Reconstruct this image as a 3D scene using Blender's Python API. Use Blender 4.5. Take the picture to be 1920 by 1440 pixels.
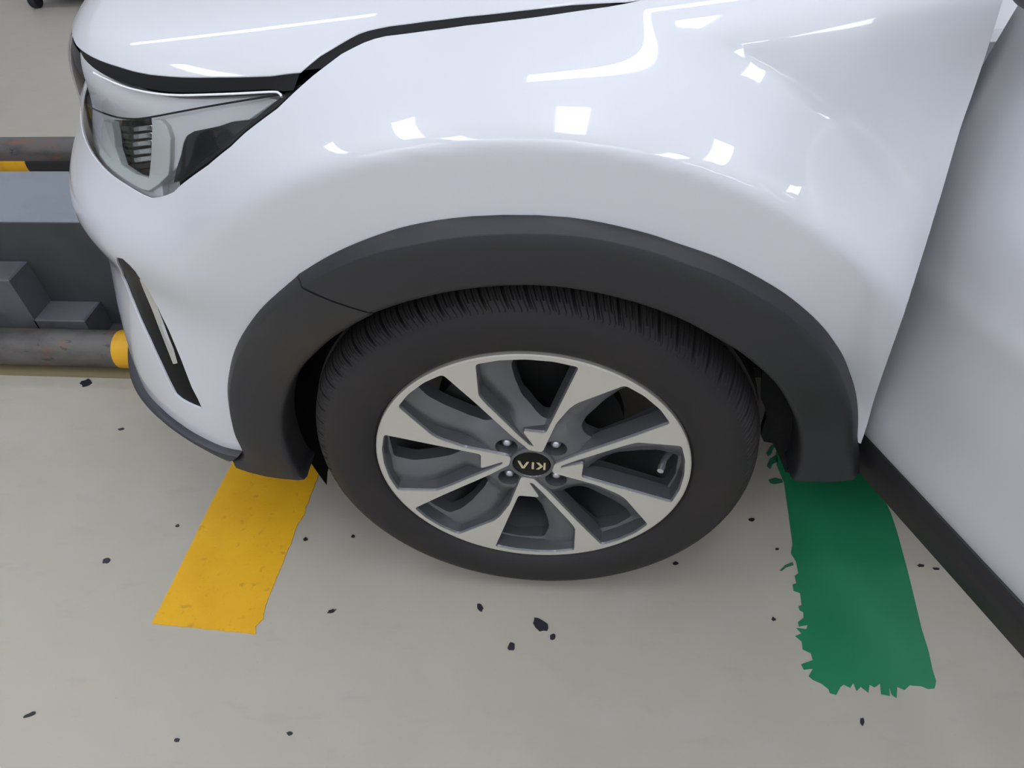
import bpy, math, random
import numpy as np
from mathutils import Matrix, Vector
from mathutils.geometry import delaunay_2d_cdt
from mathutils.bvhtree import BVHTree

for o in list(bpy.data.objects):
    bpy.data.objects.remove(o)
SC = bpy.context.scene
COL = SC.collection

# ------------------------------------------------------------------ camera
F_PX, CX, CY = 1380.0, 960.0, 720.0
RW = np.array([[0.9949121, 0.0279655, -0.0967874],
               [0.0883422, -0.7039935, 0.7046906],
               [-0.0484307, -0.7096556, -0.7028822]])      # camera axes (right, down, forward) in world
CAM = np.array([0.07228, -0.66737, 1.16085])
cam_d = bpy.data.cameras.new('camera')
cam_d.sensor_width = 36.0
cam_d.lens = F_PX / 1920.0 * 36.0
cam_d.clip_start = 0.02
cam_o = bpy.data.objects.new('camera', cam_d)
COL.objects.link(cam_o)
m = np.eye(4)
m[:3, 0] = RW[:, 0]; m[:3, 1] = -RW[:, 1]; m[:3, 2] = -RW[:, 2]; m[:3, 3] = CAM
cam_o.matrix_world = Matrix(m.tolist())
SC.camera = cam_o

# ------------------------------------------------------------------ world, exposure
w = bpy.data.worlds.new('hall_light'); SC.world = w
w.use_nodes = True
w.node_tree.nodes['Background'].inputs[0].default_value = (0.86, 0.90, 1.0, 1)
w.node_tree.nodes['Background'].inputs[1].default_value = 0.62
vs = SC.view_settings
vs.view_transform = 'Standard'; vs.look = 'None'; vs.gamma = 1.0; vs.use_curve_mapping = False
vs.exposure = -0.27
LAMP_POWER = 11.0

# ------------------------------------------------------------------ materials
def mat(name, col, rough=0.5, metal=0.0, coat=0.0, coat_r=0.03, spec=0.5, emis=None, emis_s=0.0):
    m = bpy.data.materials.new(name); m.use_nodes = True
    b = m.node_tree.nodes['Principled BSDF']
    b.inputs['Base Color'].default_value = (*col, 1)
    b.inputs['Roughness'].default_value = rough
    b.inputs['Metallic'].default_value = metal
    b.inputs['Coat Weight'].default_value = coat
    b.inputs['Coat Roughness'].default_value = coat_r
    b.inputs['Specular IOR Level'].default_value = spec
    if emis:
        b.inputs['Emission Color'].default_value = (*emis, 1)
        b.inputs['Emission Strength'].default_value = emis_s
    return m

def nd(m, kind, **kw):
    n = m.node_tree.nodes.new(kind)
    for k, v in kw.items():
        if k in n.inputs: n.inputs[k].default_value = v
        else: setattr(n, k, v)
    return n

def bump(m, scale, strength, dist=0.001, detail=4):
    lk = m.node_tree.links
    tc = nd(m, 'ShaderNodeTexCoord')
    n = nd(m, 'ShaderNodeTexNoise', Scale=scale, Detail=detail)
    b = nd(m, 'ShaderNodeBump', Strength=strength, Distance=dist)
    lk.new(tc.outputs['Object'], n.inputs['Vector'])
    lk.new(n.outputs['Fac'], b.inputs['Height'])
    lk.new(b.outputs['Normal'], m.node_tree.nodes['Principled BSDF'].inputs['Normal'])
    return m

def mottle(m, layers):
    """mix wear colours into the base colour; layers = (scale, stretch, lo, hi, colour, amount)"""
    lk = m.node_tree.links; bs = m.node_tree.nodes['Principled BSDF']
    tc = nd(m, 'ShaderNodeTexCoord')
    prev = None
    base = tuple(bs.inputs['Base Color'].default_value)
    for scale, st, lo, hi, colr, amt in layers:
        mp = nd(m, 'ShaderNodeMapping'); mp.inputs['Scale'].default_value = st
        n = nd(m, 'ShaderNodeTexNoise', Scale=scale, Detail=6.0, Roughness=0.6)
        r = nd(m, 'ShaderNodeMapRange'); r.inputs['From Min'].default_value = lo; r.inputs['From Max'].default_value = hi
        r.inputs['To Max'].default_value = amt
        mx = nd(m, 'ShaderNodeMix'); mx.data_type = 'RGBA'
        lk.new(tc.outputs['Object'], mp.inputs['Vector']); lk.new(mp.outputs['Vector'], n.inputs['Vector'])
        lk.new(n.outputs['Fac'], r.inputs['Value']); lk.new(r.outputs['Result'], mx.inputs['Factor'])
        if prev is None: mx.inputs['A'].default_value = base
        else: lk.new(prev, mx.inputs['A'])
        mx.inputs['B'].default_value = (*colr, 1)
        prev = mx.outputs['Result']
    lk.new(prev, bs.inputs['Base Color'])
    return m

M = {}
M['paint'] = mat('white_car_paint', (0.645, 0.655, 0.70), 0.36, 0, 1.0, 0.02)
M['plastic'] = bump(mat('textured_black_plastic', (0.022, 0.022, 0.026), 0.47, spec=0.5), 900, 0.25, 0.0006)
M['piano'] = mat('gloss_black', (0.004, 0.004, 0.005), 0.06, 0, 0.5)
M['liner'] = bump(mat('black_liner', (0.010, 0.010, 0.011), 0.8, spec=0.2), 200, 0.4, 0.002)
M['rubber'] = bump(mat('tyre_rubber', (0.024, 0.0215, 0.0225), 0.62, spec=0.35), 500, 0.2, 0.0005)
M['rubber'] = mottle(M['rubber'], [(9, (1, 1, 1), 0.5, 0.8, (0.035, 0.029, 0.026), 0.7)])
M['gun'] = mat('gunmetal_paint', (0.15, 0.152, 0.165), 0.42, 0.5, 0.5, 0.08)
M['machined'] = mat('machined_aluminium', (0.62, 0.60, 0.55), 0.45, 0.35)
M['chrome'] = mat('chrome', (0.75, 0.76, 0.78), 0.12, 1.0)
M['nut'] = mat('zinc_nut', (0.62, 0.63, 0.67), 0.33, 0.85)
M['dark'] = mat('dark_steel', (0.03, 0.029, 0.03), 0.5, 0.5)
M['seal'] = mat('black_seal', (0.010, 0.010, 0.011), 0.5, spec=0.12)
M['letter'] = mat('champagne_lettering', (0.72, 0.64, 0.42), 0.35, 0.4)
M['bezel'] = mat('silver_bezel', (0.90, 0.90, 0.92), 0.25, 0.0)
M['drl'] = mat('milky_light_guide', (0.84, 0.88, 0.85), 0.2, 0, 0.5)
M['tinted'] = mat('smoked_marker', (0.012, 0.012, 0.014), 0.12, 0, 0.4)

def glassmat(name, tint, rough=0.0, refl=1.0):
    m = bpy.data.materials.new(name); m.use_nodes = True
    nt = m.node_tree; nt.nodes.remove(nt.nodes['Principled BSDF'])
    tr = nt.nodes.new('ShaderNodeBsdfTransparent'); tr.inputs[0].default_value = (*tint, 1)
    gl = nt.nodes.new('ShaderNodeBsdfGlossy'); gl.inputs['Roughness'].default_value = rough
    fr = nt.nodes.new('ShaderNodeFresnel'); fr.inputs[0].default_value = 1.5
    mx = nt.nodes.new('ShaderNodeMixShader')
    nt.links.new(fr.outputs[0], mx.inputs[0]); nt.links.new(tr.outputs[0], mx.inputs[1]); nt.links.new(gl.outputs[0], mx.inputs[2])
    nt.links.new(mx.outputs[0], nt.nodes['Material Output'].inputs[0])
    return m
M['lens'] = glassmat('clear_lens', (0.97, 0.975, 0.98))
M['window'] = glassmat('tinted_window', (0.35, 0.40, 0.38))

floor_m = mat('sealed_concrete', (0.46, 0.42, 0.355), 0.48, spec=0.35)
M['floor'] = mottle(floor_m, [(0.9, (1, 1, 1), 0.40, 0.68, (0.385, 0.362, 0.305), 0.8),
                              (9, (1, 1.3, 1), 0.45, 0.75, (0.46, 0.43, 0.385), 0.6),
                              (26, (0.45, 1, 1), 0.58, 0.80, (0.31, 0.29, 0.26), 0.35),
                              (150, (1, 1, 1), 0.66, 0.74, (0.22, 0.20, 0.18), 0.25)])
M['yellow'] = mottle(mat('yellow_paint', (0.80, 0.43, 0.012), 0.55, spec=0.3),
                     [(6, (1, 1, 1), 0.42, 0.7, (0.66, 0.32, 0.008), 0.7), (45, (1, 1, 1), 0.60, 0.74, (0.36, 0.20, 0.02), 0.6),
                      (240, (1, 1, 1), 0.62, 0.7, (0.40, 0.22, 0.02), 0.4)])
M['green'] = mottle(mat('green_tape', (0.013, 0.19, 0.08), 0.48, spec=0.35),
                    [(5, (1, 1, 1), 0.42, 0.7, (0.02, 0.215, 0.10), 0.8), (28, (1, 0.5, 1), 0.6, 0.8, (0.04, 0.23, 0.12), 0.5)])
M['tapethin'] = mat('thin_green_residue', (0.025, 0.15, 0.085), 0.6)
M['scrap'] = mat('black_scrap', (0.018, 0.018, 0.026), 0.4)
M['pipe'] = mottle(mat('worn_grey_pipe', (0.13, 0.12, 0.115), 0.5, 0.2),
                   [(5, (1, 2, 2), 0.45, 0.62, (0.055, 0.05, 0.048), 0.9), (11, (1, 2, 2), 0.55, 0.66, (0.22, 0.10, 0.07), 0.6),
                    (26, (1, 2, 2), 0.62, 0.72, (0.02, 0.02, 0.02), 0.8)])
M['pyellow'] = mottle(mat('yellow_band', (0.78, 0.40, 0.01), 0.5), [(20, (1, 1, 1), 0.5, 0.8, (0.5, 0.22, 0.01), 0.7)])
M['pblack'] = mat('black_band', (0.018, 0.018, 0.02), 0.5)
M['beam'] = mottle(mat('blue_grey_beam', (0.225, 0.245, 0.285), 0.55), [(8, (1, 1, 1), 0.45, 0.7, (0.18, 0.195, 0.225), 0.6)])
M['panel'] = mottle(mat('shaded_beam_front', (0.052, 0.055, 0.06), 0.65), [(7, (1, 1, 1), 0.45, 0.7, (0.035, 0.036, 0.038), 0.8)])  # dark colour stands in for shade on the beam's front face
M['block'] = mottle(mat('grey_block', (0.105, 0.112, 0.125), 0.65), [(9, (1, 1, 1), 0.5, 0.7, (0.05, 0.05, 0.048), 0.7)])  # grey darkened to carry the shade on the block fronts too
M['rib'] = mat('olive_base_plate', (0.24, 0.20, 0.11), 0.6)
M['bluesteel'] = mat('dark_blue_steel', (0.03, 0.04, 0.09), 0.4)
M['wall'] = mat('pale_wall', (0.80, 0.80, 0.82), 0.7)
M['tube'] = mat('lit_tube', (1, 1, 1), 0.5, emis=(0.90, 0.95, 1.0), emis_s=LAMP_POWER)
M['tubew'] = mat('lit_warm_lamp', (1, 1, 1), 0.5, emis=(1.0, 0.78, 0.5), emis_s=60)
M['housing'] = mat('lamp_housing', (0.7, 0.7, 0.7), 0.5)

# ------------------------------------------------------------------ object helpers
def mesh_obj(name, verts, faces, material, parent=None, smooth=True, mats=None, fmi=None, normals=None):
    me = bpy.data.meshes.new(name)
    me.from_pydata([tuple(map(float, v)) for v in verts], [], [tuple(int(i) for i in f) for f in faces])
    for mm in (mats or [material]): me.materials.append(mm)
    if fmi is not None: me.polygons.foreach_set('material_index', list(fmi))
    me.polygons.foreach_set('use_smooth', [bool(smooth)] * len(me.polygons))
    me.update()
    if normals is not None:
        me.normals_split_custom_set_from_vertices([tuple(map(float, n)) for n in normals])
    o = bpy.data.objects.new(name, me)
    COL.objects.link(o)
    if parent: o.parent = parent
    return o

def tag(o, label=None, cat=None, group=None, kind=None):
    if label: o['label'] = label
    if cat: o['category'] = cat
    if group: o['group'] = group
    if kind: o['kind'] = kind
    return o

def empty(name, loc=(0, 0, 0)):
    o = bpy.data.objects.new(name, None); COL.objects.link(o); o.location = loc
    o.empty_display_size = 0.1
    return o

class MB:
    """collects simple solids into one mesh"""
    def __init__(s): s.v = []; s.f = []
    def add(s, v, f):
        n = len(s.v); s.v += [tuple(p) for p in v]; s.f += [tuple(i + n for i in q) for q in f]
    def box(s, x0, x1, y0, y1, z0, z1, b=0.0):
        if b <= 0:
            s.add([(x0, y0, z0), (x1, y0, z0), (x1, y1, z0), (x0, y1, z0), (x0, y0, z1), (x1, y0, z1), (x1, y1, z1), (x0, y1, z1)],
                  [(0, 3, 2, 1), (4, 5, 6, 7), (0, 1, 5, 4), (1, 2, 6, 5), (2, 3, 7, 6), (3, 0, 4, 7)])
        else:   # top edges chamfered
            zt = z1 - b
            s.add([(x0, y0, z0), (x1, y0, z0), (x1, y1, z0), (x0, y1, z0), (x0, y0, zt), (x1, y0, zt), (x1, y1, zt), (x0, y1, zt),
                   (x0 + b, y0 + b, z1), (x1 - b, y0 + b, z1), (x1 - b, y1 - b, z1), (x0 + b, y1 - b, z1)],
                  [(0, 3, 2, 1), (8, 9, 10, 11), (0, 1, 5, 4), (1, 2, 6, 5), (2, 3, 7, 6), (3, 0, 4, 7),
                   (4, 5, 9, 8), (5, 6, 10, 9), (6, 7, 11, 10), (7, 4, 8, 11)])
    def tube(s, pts, r, seg=12, caps=True):
        pts = [np.array(p, float) for p in pts]; rings = []
        for i, p in enumerate(pts):
            a = pts[max(i - 1, 0)]; b = pts[min(i + 1, len(pts) - 1)]
            d = (b - a) / max(np.linalg.norm(b - a), 1e-9)
            u = np.cross(d, (0, 0, 1) if abs(d[2]) < 0.9 else (1, 0, 0)); u /= np.linalg.norm(u); q = np.cross(d, u)
            rr = r[i] if hasattr(r, '__len__') else r
            rings.append([p + rr * (math.cos(k * 2 * math.pi / seg) * u + math.sin(k * 2 * math.pi / seg) * q) for k in range(seg)])
        v = [x for g in rings for x in g]; f = []
        for i in range(len(pts) - 1):
            for k in range(seg):
                k2 = (k + 1) % seg
                f.append((i * seg + k, i * seg + k2, (i + 1) * seg + k2, (i + 1) * seg + k))
        if caps: f += [tuple(range(seg)), tuple((len(pts) - 1) * seg + k for k in reversed(range(seg)))]
        s.add(v, f)
    def build(s, name, material, parent=None, smooth=False): return mesh_obj(name, s.v, s.f, material, parent, smooth)

def shade_auto(o, ang=35):
    """split sharp edges so smooth shading keeps its corners"""
    md = o.modifiers.new('edges', 'EDGE_SPLIT'); md.split_angle = math.radians(ang)
    return o

def inpoly(P, poly):
    P = np.asarray(P, float); poly = np.asarray(poly, float)
    x, y = P[:, 0], P[:, 1]; ins = np.zeros(len(P), bool)
    x0, y0 = poly[:, 0], poly[:, 1]; x1, y1 = np.roll(x0, -1), np.roll(y0, -1)
    for a, b, c, d in zip(x0, y0, x1, y1):
        if b == d: continue
        cond = ((b > y) != (d > y)) & (x < (c - a) * (y - b) / (d - b) + a)
        ins ^= cond
    return ins

def densify(poly, sp, closed=True):
    out = []; n = len(poly)
    for i in range(n if closed else n - 1):
        a = np.array(poly[i], float); b = np.array(poly[(i + 1) % n], float)
        k = max(1, int(math.ceil(np.linalg.norm(b - a) / sp)))
        out += [a + (b - a) * j / k for j in range(k)]
    if not closed: out.append(np.array(poly[-1], float))
    return np.array(out)

def catmull(pts, n=6, closed=False):
    P = [np.array(p, float) for p in pts]; out = []
    L = len(P)
    for i in range(L if closed else L - 1):
        p1, p2 = P[i], P[(i + 1) % L]
        p0 = P[i - 1] if (closed or i > 0) else 2 * p1 - p2
        p3 = P[(i + 2) % L] if (closed or i + 2 < L) else 2 * p2 - p1
        for k in range(n):
            t = k / n
            out.append(0.5 * (2 * p1 + (p2 - p0) * t + (2 * p0 - 5 * p1 + 4 * p2 - p3) * t * t + (3 * p1 - p0 - 3 * p2 + p3) * t ** 3))
    if not closed: out.append(P[-1])
    return [tuple(p) for p in out]

def cdt(loops, inner_pts=None):
    """triangulate: first loop is the outline, the others are holes"""
    V = []; E = []
    for lp in loops:
        n0 = len(V); k = len(lp)
        V += [Vector((float(p[0]), float(p[1]))) for p in lp]
        E += [(n0 + i, n0 + (i + 1) % k) for i in range(k)]
    if inner_pts is not None and len(inner_pts):
        V += [Vector((float(p[0]), float(p[1]))) for p in inner_pts]
    ov, oe, of, *_ = delaunay_2d_cdt(V, E, [], 0, 1e-7)
    ov = np.array([(p.x, p.y) for p in ov]); of = np.array([tuple(t) for t in of if len(t) == 3])
    c = ov[of].mean(axis=1)
    keep = inpoly(c, loops[0])
    for h in loops[1:]: keep &= ~inpoly(c, h)
    of = of[keep]
    a = ov[of]
    area = (a[:, 1, 0] - a[:, 0, 0]) * (a[:, 2, 1] - a[:, 0, 1]) - (a[:, 2, 0] - a[:, 0, 0]) * (a[:, 1, 1] - a[:, 0, 1])
    of[area < 0] = of[area < 0][:, ::-1]
    return ov, of

def boundary_edges(tris):
    cnt = {}
    for t in tris:
        for i in range(3):
            a, b = int(t[i]), int(t[(i + 1) % 3])
            if (b, a) in cnt: del cnt[(b, a)]
            else: cnt[(a, b)] = 1
    return list(cnt.keys())

# ------------------------------------------------------------------ view rays of the survey photograph: turn traced points into places
def ray(px):
    r = RW @ np.array([(px[0] - CX) / F_PX, (px[1] - CY) / F_PX, 1.0])
    return r / np.linalg.norm(r)
def at(px, axis, val):
    r = ray(px); t = (val - CAM[axis]) / r[axis]
    return CAM + t * r

# ------------------------------------------------------------------ car body skin: plan curve x height sections
def ncs(knots, x):
    """natural cubic spline basis, rows = x, columns = knots"""
    k = np.asarray(knots, float); n = len(k); h = np.diff(k); x = np.asarray(x, float)
    A = np.zeros((n, n)); B = np.zeros((n, n)); A[0, 0] = A[-1, -1] = 1
    for i in range(1, n - 1):
        A[i, i - 1] = h[i - 1]; A[i, i] = 2 * (h[i - 1] + h[i]); A[i, i + 1] = h[i]
        B[i, i - 1] = 6 / h[i - 1]; B[i, i] = -6 / h[i - 1] - 6 / h[i]; B[i, i + 1] = 6 / h[i]
    S = np.linalg.solve(A, B)
    j = np.clip(np.searchsorted(k, x) - 1, 0, n - 2); dx = x - k[j]; hh = h[j]; I = np.eye(n)
    a = (hh - dx) / hh; b = dx / hh
    return (a[:, None] * I[j] + b[:, None] * I[j + 1] + (((a ** 3 - a) * hh * hh / 6)[:, None]) * S[j] + (((b ** 3 - b) * hh * hh / 6)[:, None]) * S[j + 1])

PLAN = np.array([(1.30, 0.02), (0.80, 0.005), (0.40, 0.0), (0.15, 0.0), (0.0, 0.0), (-0.2, 0.008), (-0.35, 0.030), (-0.485, 0.075), (-0.58, 0.132),
                 (-0.657, 0.205), (-0.716, 0.30), (-0.756, 0.41), (-0.788, 0.56), (-0.806, 0.72), (-0.812, 0.88)])[::-1]
SPX = np.array([1.30, 0.80, 0.40, 0.15, 0, -0.17, -0.29, -0.38, -0.45, -0.51, -0.56, -0.60, -0.64, -0.66, -0.67])[::-1]
_arc = np.concatenate([[0], np.cumsum(np.linalg.norm(np.diff(PLAN, axis=0), axis=1))])
T_K = _arc - _arc[list(PLAN[:, 0]).index(0.0)]
T_NOSE = T_K[0]
ST = np.array([T_NOSE, -0.78, -0.56, -0.36, -0.16, 0.10, 0.45, 1.30])
#        z  .15    .30    .45    .55    .63    .72    .80    .86    .90   (v 0..8)
D_T = np.array([
    [-0.040, -0.042, -0.016, 0.002, -0.006, 0.050, 0.073, 0.103, 0.140],
    [-0.040, -0.042, -0.016, 0.002, -0.006, 0.048, 0.067, 0.098, 0.134],
    [-0.036, -0.038, -0.014, 0.002, -0.006, 0.042, 0.060, 0.090, 0.127],
    [0.030, 0.006, 0.012, 0.015, 0.012, 0.029, 0.057, 0.087, 0.120],
    [0.060, 0.045, 0.035, 0.025, 0.022, 0.029, 0.049, 0.078, 0.108],
    [0.060, 0.050, 0.042, 0.034, 0.033, 0.038, 0.052, 0.078, 0.106],
    [0.062, 0.058, 0.058, 0.052, 0.054, 0.068, 0.093, 0.106, 0.117],
    [0.062, 0.058, 0.058, 0.052, 0.054, 0.068, 0.093, 0.106, 0.117]])
Z_B = np.array([0.15, 0.30, 0.45, 0.55, 0.63, 0.72, 0.80, 0.86, 0.90])
Z_T = np.tile(Z_B, (8, 1))
Z8 = np.array([0.865, 0.868, 0.872, 0.882, 0.897, 0.912, 0.935, 1.02])     # shoulder height at the stations
Z7 = np.array([0.842, 0.845, 0.848, 0.852, 0.862, 0.872, 0.885, 0.93])
Z_T[:, 8] = Z8; Z_T[:, 7] = Z7
ZS = np.array([0.885, 0.895, 0.915, 0.935, 0.955, 0.985, 1.02, 1.10])       # height on the centre line
V_K = np.arange(13.0)
DD = np.zeros((8, 13)); ZZ = np.zeros((8, 13))
for i in range(8):
    DD[i, :9] = D_T[i]; ZZ[i, :9] = Z_T[i]
    for v in range(9, 13):
        q = ((v - 7) / 5.0) ** 2
        DD[i, v] = D_T[i, 8] + 0.02 * (1 - math.exp(-(v - 8)))
        ZZ[i, v] = Z8[i] + (ZS[i] - Z8[i]) * (1 - (1 - q) ** 2)
FLARE_Y, FLARE_R = -0.030, 0.525

def sstep(x): x = np.clip(x, 0, 1); return x * x * (3 - 2 * x)

def skin0(t, v):
    t = np.asarray(t, float); v = np.asarray(v, float)
    bt = ncs(T_K, t); C = bt @ PLAN; sx = bt @ SPX
    e = 1e-3; dC = (ncs(T_K, t + e) @ PLAN - C) / e
    dC /= np.linalg.norm(dC, axis=1)[:, None]
    N = np.stack([-dC[:, 1], dC[:, 0]], 1)                   # inward
    bs = ncs(ST, t); bv = ncs(V_K, v)
    d = np.einsum('ni,nj,ij->n', bs, bv, DD); z = np.einsum('ni,nj,ij->n', bs, bv, ZZ)
    # wheel-arch haunch
    r = np.hypot(t, z - 0.32); th = np.degrees(np.arctan2(z - 0.32, t))
    S = 1 - sstep((r - FLARE_R + 0.012) / 0.085)
    A = sstep((th - 5) / 50.0) * sstep((172 - th) / 70.0)
    A = np.where(z < 0.2, 0, A)
    d = d - A * S * (d - FLARE_Y) * np.where(v < 9, 1, 0)
    q = np.clip((v - 7) / 5.0, 0, 1) ** 2
    P = C + N * d[:, None]
    Sp = np.stack([sx, np.full_like(sx, 0.88)], 1)
    P = P + (Sp - P) * q[:, None]
    return np.column_stack([P, z])

def skin(t, v, depth=0.0, normals=False):
    t = np.atleast_1d(np.asarray(t, float)); v = np.atleast_1d(np.asarray(v, float))
    P = skin0(t, v); e = 2e-3
    a = skin0(t + e, v) - skin0(t - e, v); b = skin0(t, np.minimum(v + 10 * e, 12.2)) - skin0(t, v - 10 * e)
    N = np.cross(a, b); N /= np.linalg.norm(N, axis=1)[:, None]
    P = P - N * np.asarray(depth).reshape(-1, 1) if np.ndim(depth) else P - N * depth
    return (P, N) if normals else P

_tg = np.linspace(T_NOSE, 1.25, 300); _vg = np.linspace(0, 12, 200)
_bvh = {}
def bvh(depth):
    k = round(depth, 4)
    if k not in _bvh:
        TT, VV = np.meshgrid(_tg, _vg, indexing='ij')
        P = skin(TT.ravel(), VV.ravel(), depth)
        nv = len(_vg); F = []
        for i in range(len(_tg) - 1):
            for j in range(nv - 1):
                F.append((i * nv + j, (i + 1) * nv + j, (i + 1) * nv + j + 1, i * nv + j + 1))
        _bvh[k] = (BVHTree.FromPolygons([Vector(p) for p in P.tolist()], F), P)
    return _bvh[k]

def tv(px, depth=0.0):
    """traced point -> (t, v) on the skin at a depth below it"""
    tree, P = bvh(depth)
    loc, nrm, idx, dist = tree.ray_cast(Vector(CAM.tolist()), Vector(ray(px).tolist()))
    if idx is None:
        print('MISS', px); return None
    nv = len(_vg); i, j = divmod(idx, nv - 1)
    p0 = P[i * nv + j]; a = P[(i + 1) * nv + j] - p0; b = P[i * nv + j + 1] - p0
    s, *_ = np.linalg.lstsq(np.stack([a, b], 1), np.array(loc) - p0, rcond=None)
    return (_tg[i] + s[0] * (_tg[1] - _tg[0]), _vg[j] + s[1] * (_vg[1] - _vg[0]))

def tvs(pxs, depth=0.0):
    return [q for q in (tv(p, depth) for p in pxs) if q is not None]

VS = 0.08      # v unit in metres for meshing
def patch(name, outline, material, parent, holes=(), depth=0.0, sp=0.010, flange=0.012, mirror=False, round_edge=0.0015):
    o2 = [(t, v * VS) for t, v in outline]
    loops = [densify(o2, sp * 0.7)] + [densify([(t, v * VS) for t, v in h], sp * 0.7) for h in holes]
    mn = loops[0].min(0); mx = loops[0].max(0)
    gx, gy = np.meshgrid(np.arange(mn[0], mx[0], sp), np.arange(mn[1], mx[1], sp), indexing='ij')
    G = np.column_stack([gx.ravel(), gy.ravel()])
    ok = inpoly(G, loops[0])
    for h in loops[1:]: ok &= ~inpoly(G, h)
    G = G[ok]
    if len(G):
        B = np.concatenate(loops)
        near = np.array([np.min((B[:, 0] - g[0]) ** 2 + (B[:, 1] - g[1]) ** 2) for g in G])
        G = G[near > (0.45 * sp) ** 2]
    V2, F = cdt(loops, G)
    P, N = skin(V2[:, 0], V2[:, 1] / VS, depth, True)
    verts = P.tolist(); nor = N.tolist(); faces = [tuple(f) for f in F]
    # make sure triangles face outward
    a = P[F]; fn = np.cross(a[:, 1] - a[:, 0], a[:, 2] - a[:, 0])
    if (fn * N[F[:, 0]]).sum() < 0: faces = [f[::-1] for f in faces]
    if flange > 0:
        be = boundary_edges(np.array(faces)); mp = {}
        bn = {}
        for x, y in be:
            e = P[y] - P[x]; q = np.cross(e, N[x]); q /= max(np.linalg.norm(q), 1e-9)
            for s in (x, y): bn.setdefault(s, []).append(q)
        for s, qs in bn.items():
            q = np.mean(qs, axis=0); q /= max(np.linalg.norm(q), 1e-9)
            i0 = len(verts)
            # rounded hem: edge vertex with its own normal, then the folded flange
            verts += [(P[s]).tolist(), (P[s] + q * round_edge * 0.7 - N[s] * round_edge).tolist(), (P[s] + q * round_edge * 0.2 - N[s] * flange).tolist()]
            nb = N[s] + 0.0 * q
            nor += [nb.tolist(), ((N[s] * 0.25 + q)).tolist(), q.tolist()]
            mp[s] = i0
        for x, y in be:
            for k in (0, 1):
                faces.append((mp[y] + k, mp[x] + k, mp[x] + k + 1, mp[y] + k + 1))
    nor = np.array(nor); nor /= np.linalg.norm(nor, axis=1)[:, None]
    if mirror:
        n0 = len(verts)
        verts += [(p[0], 1.76 - p[1], p[2]) for p in verts]
        faces += [tuple(i + n0 for i in f[::-1]) for f in faces]
        nor = np.concatenate([nor, nor * np.array([1, -1, 1])])
    return mesh_obj(name, verts, faces, material, parent, True, normals=nor)

# ================================================================== THE SETTING
mb = MB(); mb.box(-9, 9, -4.2, 12, -0.06, 0.0)
floor = tag(mb.build('floor', M['floor']), kind='structure')
for nm, bx in (('wall_back', (-9, 9, 12, 12.2, 0, 3.2)), ('wall_left', (-9.2, -9, -4.2, 12, 0, 3.2)),
               ('wall_right', (9, 9.2, -4.2, 12, 0, 3.2)), ('wall_front', (-9, 9, -4.4, -4.2, 0, 3.2))):
    mb = MB(); mb.box(*bx); tag(mb.build(nm, M['wall']), kind='structure')

# ------------------------------------------------------------------ hanging fluorescent lamps, plus added fill lamps on the camera side
def hall_lamp(x, y, z, L, along_x, label, w=0.13, warm=False):
    t = empty('hall_lamp', (x, y, z)); tag(t, label, 'lamp', 'hanging hall lamps')
    hx, hy = (L / 2, w / 2) if along_x else (w / 2, L / 2)
    mb = MB(); mb.box(-hx - 0.02, hx + 0.02, -hy - 0.02, hy + 0.02, 0.03, 0.09)
    mb.build('housing', M['housing'], t)
    mb = MB(); mb.box(-hx, hx, -hy, hy, 0.0, 0.029)
    mb.build('tube', M['tubew'] if warm else M['tube'], t)
    return t
LAMPS = [(-3.0, -0.4, 2.9, 1.3, False), (-1.35, -0.4, 2.9, 1.3, False), (0.3, -0.4, 2.9, 1.3, False), (1.95, -0.4, 2.9, 1.3, False), (3.6, -0.4, 2.9, 1.3, False),
         (-2.8, -2.9, 3.1, 2.4, True), (0.2, -2.9, 3.1, 2.4, True), (-1.0, -2.1, 3.0, 1.3, False), (1.6, -2.1, 3.0, 1.3, False), (3.2, -2.9, 3.1, 2.4, True), (-2.8, -3.7, 3.1, 2.4, True), (0.2, -3.7, 3.1, 2.4, True),  # camera-side lamps, several added to brighten the car's flank
         (0.95, 0.95, 3.0, 2.2, True), (-2.6, 2.4, 3.1, 2.4, True), (0.6, 3.0, 3.1, 2.4, True), (3.8, 2.4, 3.1, 2.4, True)]
for i, (x, y, z, L, ax) in enumerate(LAMPS):
    hall_lamp(x, y, z, L, ax, 'unseen long white fluorescent lamp hung high above the hall floor', w=0.13 if ax else 0.28)

# ================================================================== THE CAR
car = tag(empty('car', (0, 0, 0)), 'white crossover car with black wheel-arch cladding and its front door open', 'car')

# ---- traced panel edges (photograph pixels)
ARCH_OUT = [(456, 841), (449, 822), (437, 795), (430, 756), (428, 726), (432, 693), (440, 660), (455, 627), (480, 590), (508, 560), (560, 514),
            (600, 489), (640, 468), (690, 447), (740, 430), (790, 418), (840, 410), (890, 405), (940, 403), (973, 402), (1020, 404), (1073, 408),
            (1123, 416), (1173, 427), (1223, 440), (1273, 457), (1315, 471), (1357, 487), (1413, 515), (1467, 547), (1513, 583), (1545, 615), (1565, 642),
            (1580, 666), (1592, 695), (1601, 722), (1606, 747), (1608, 772), (1608, 797), (1607, 815), (1608, 826)]
ARCH_IN = [(576, 886), (565, 877), (553, 856), (544, 833), (538, 810), (536, 787), (537, 766), (541, 746), (547, 729), (556, 706), (572, 680),
           (590, 660), (625, 628), (667, 600), (715, 573), (767, 555), (830, 539), (880, 530), (930, 525), (985, 522), (1040, 524), (1090, 530), (1145, 541),
           (1195, 556), (1245, 574), (1285, 591), (1320, 610), (1355, 630), (1382, 647), (1408, 668), (1430, 687), (1450, 708), (1467, 732), (1480, 757), (1490, 782),
           (1495, 807), (1496, 830), (1493, 860), (1486, 880)]
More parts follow.
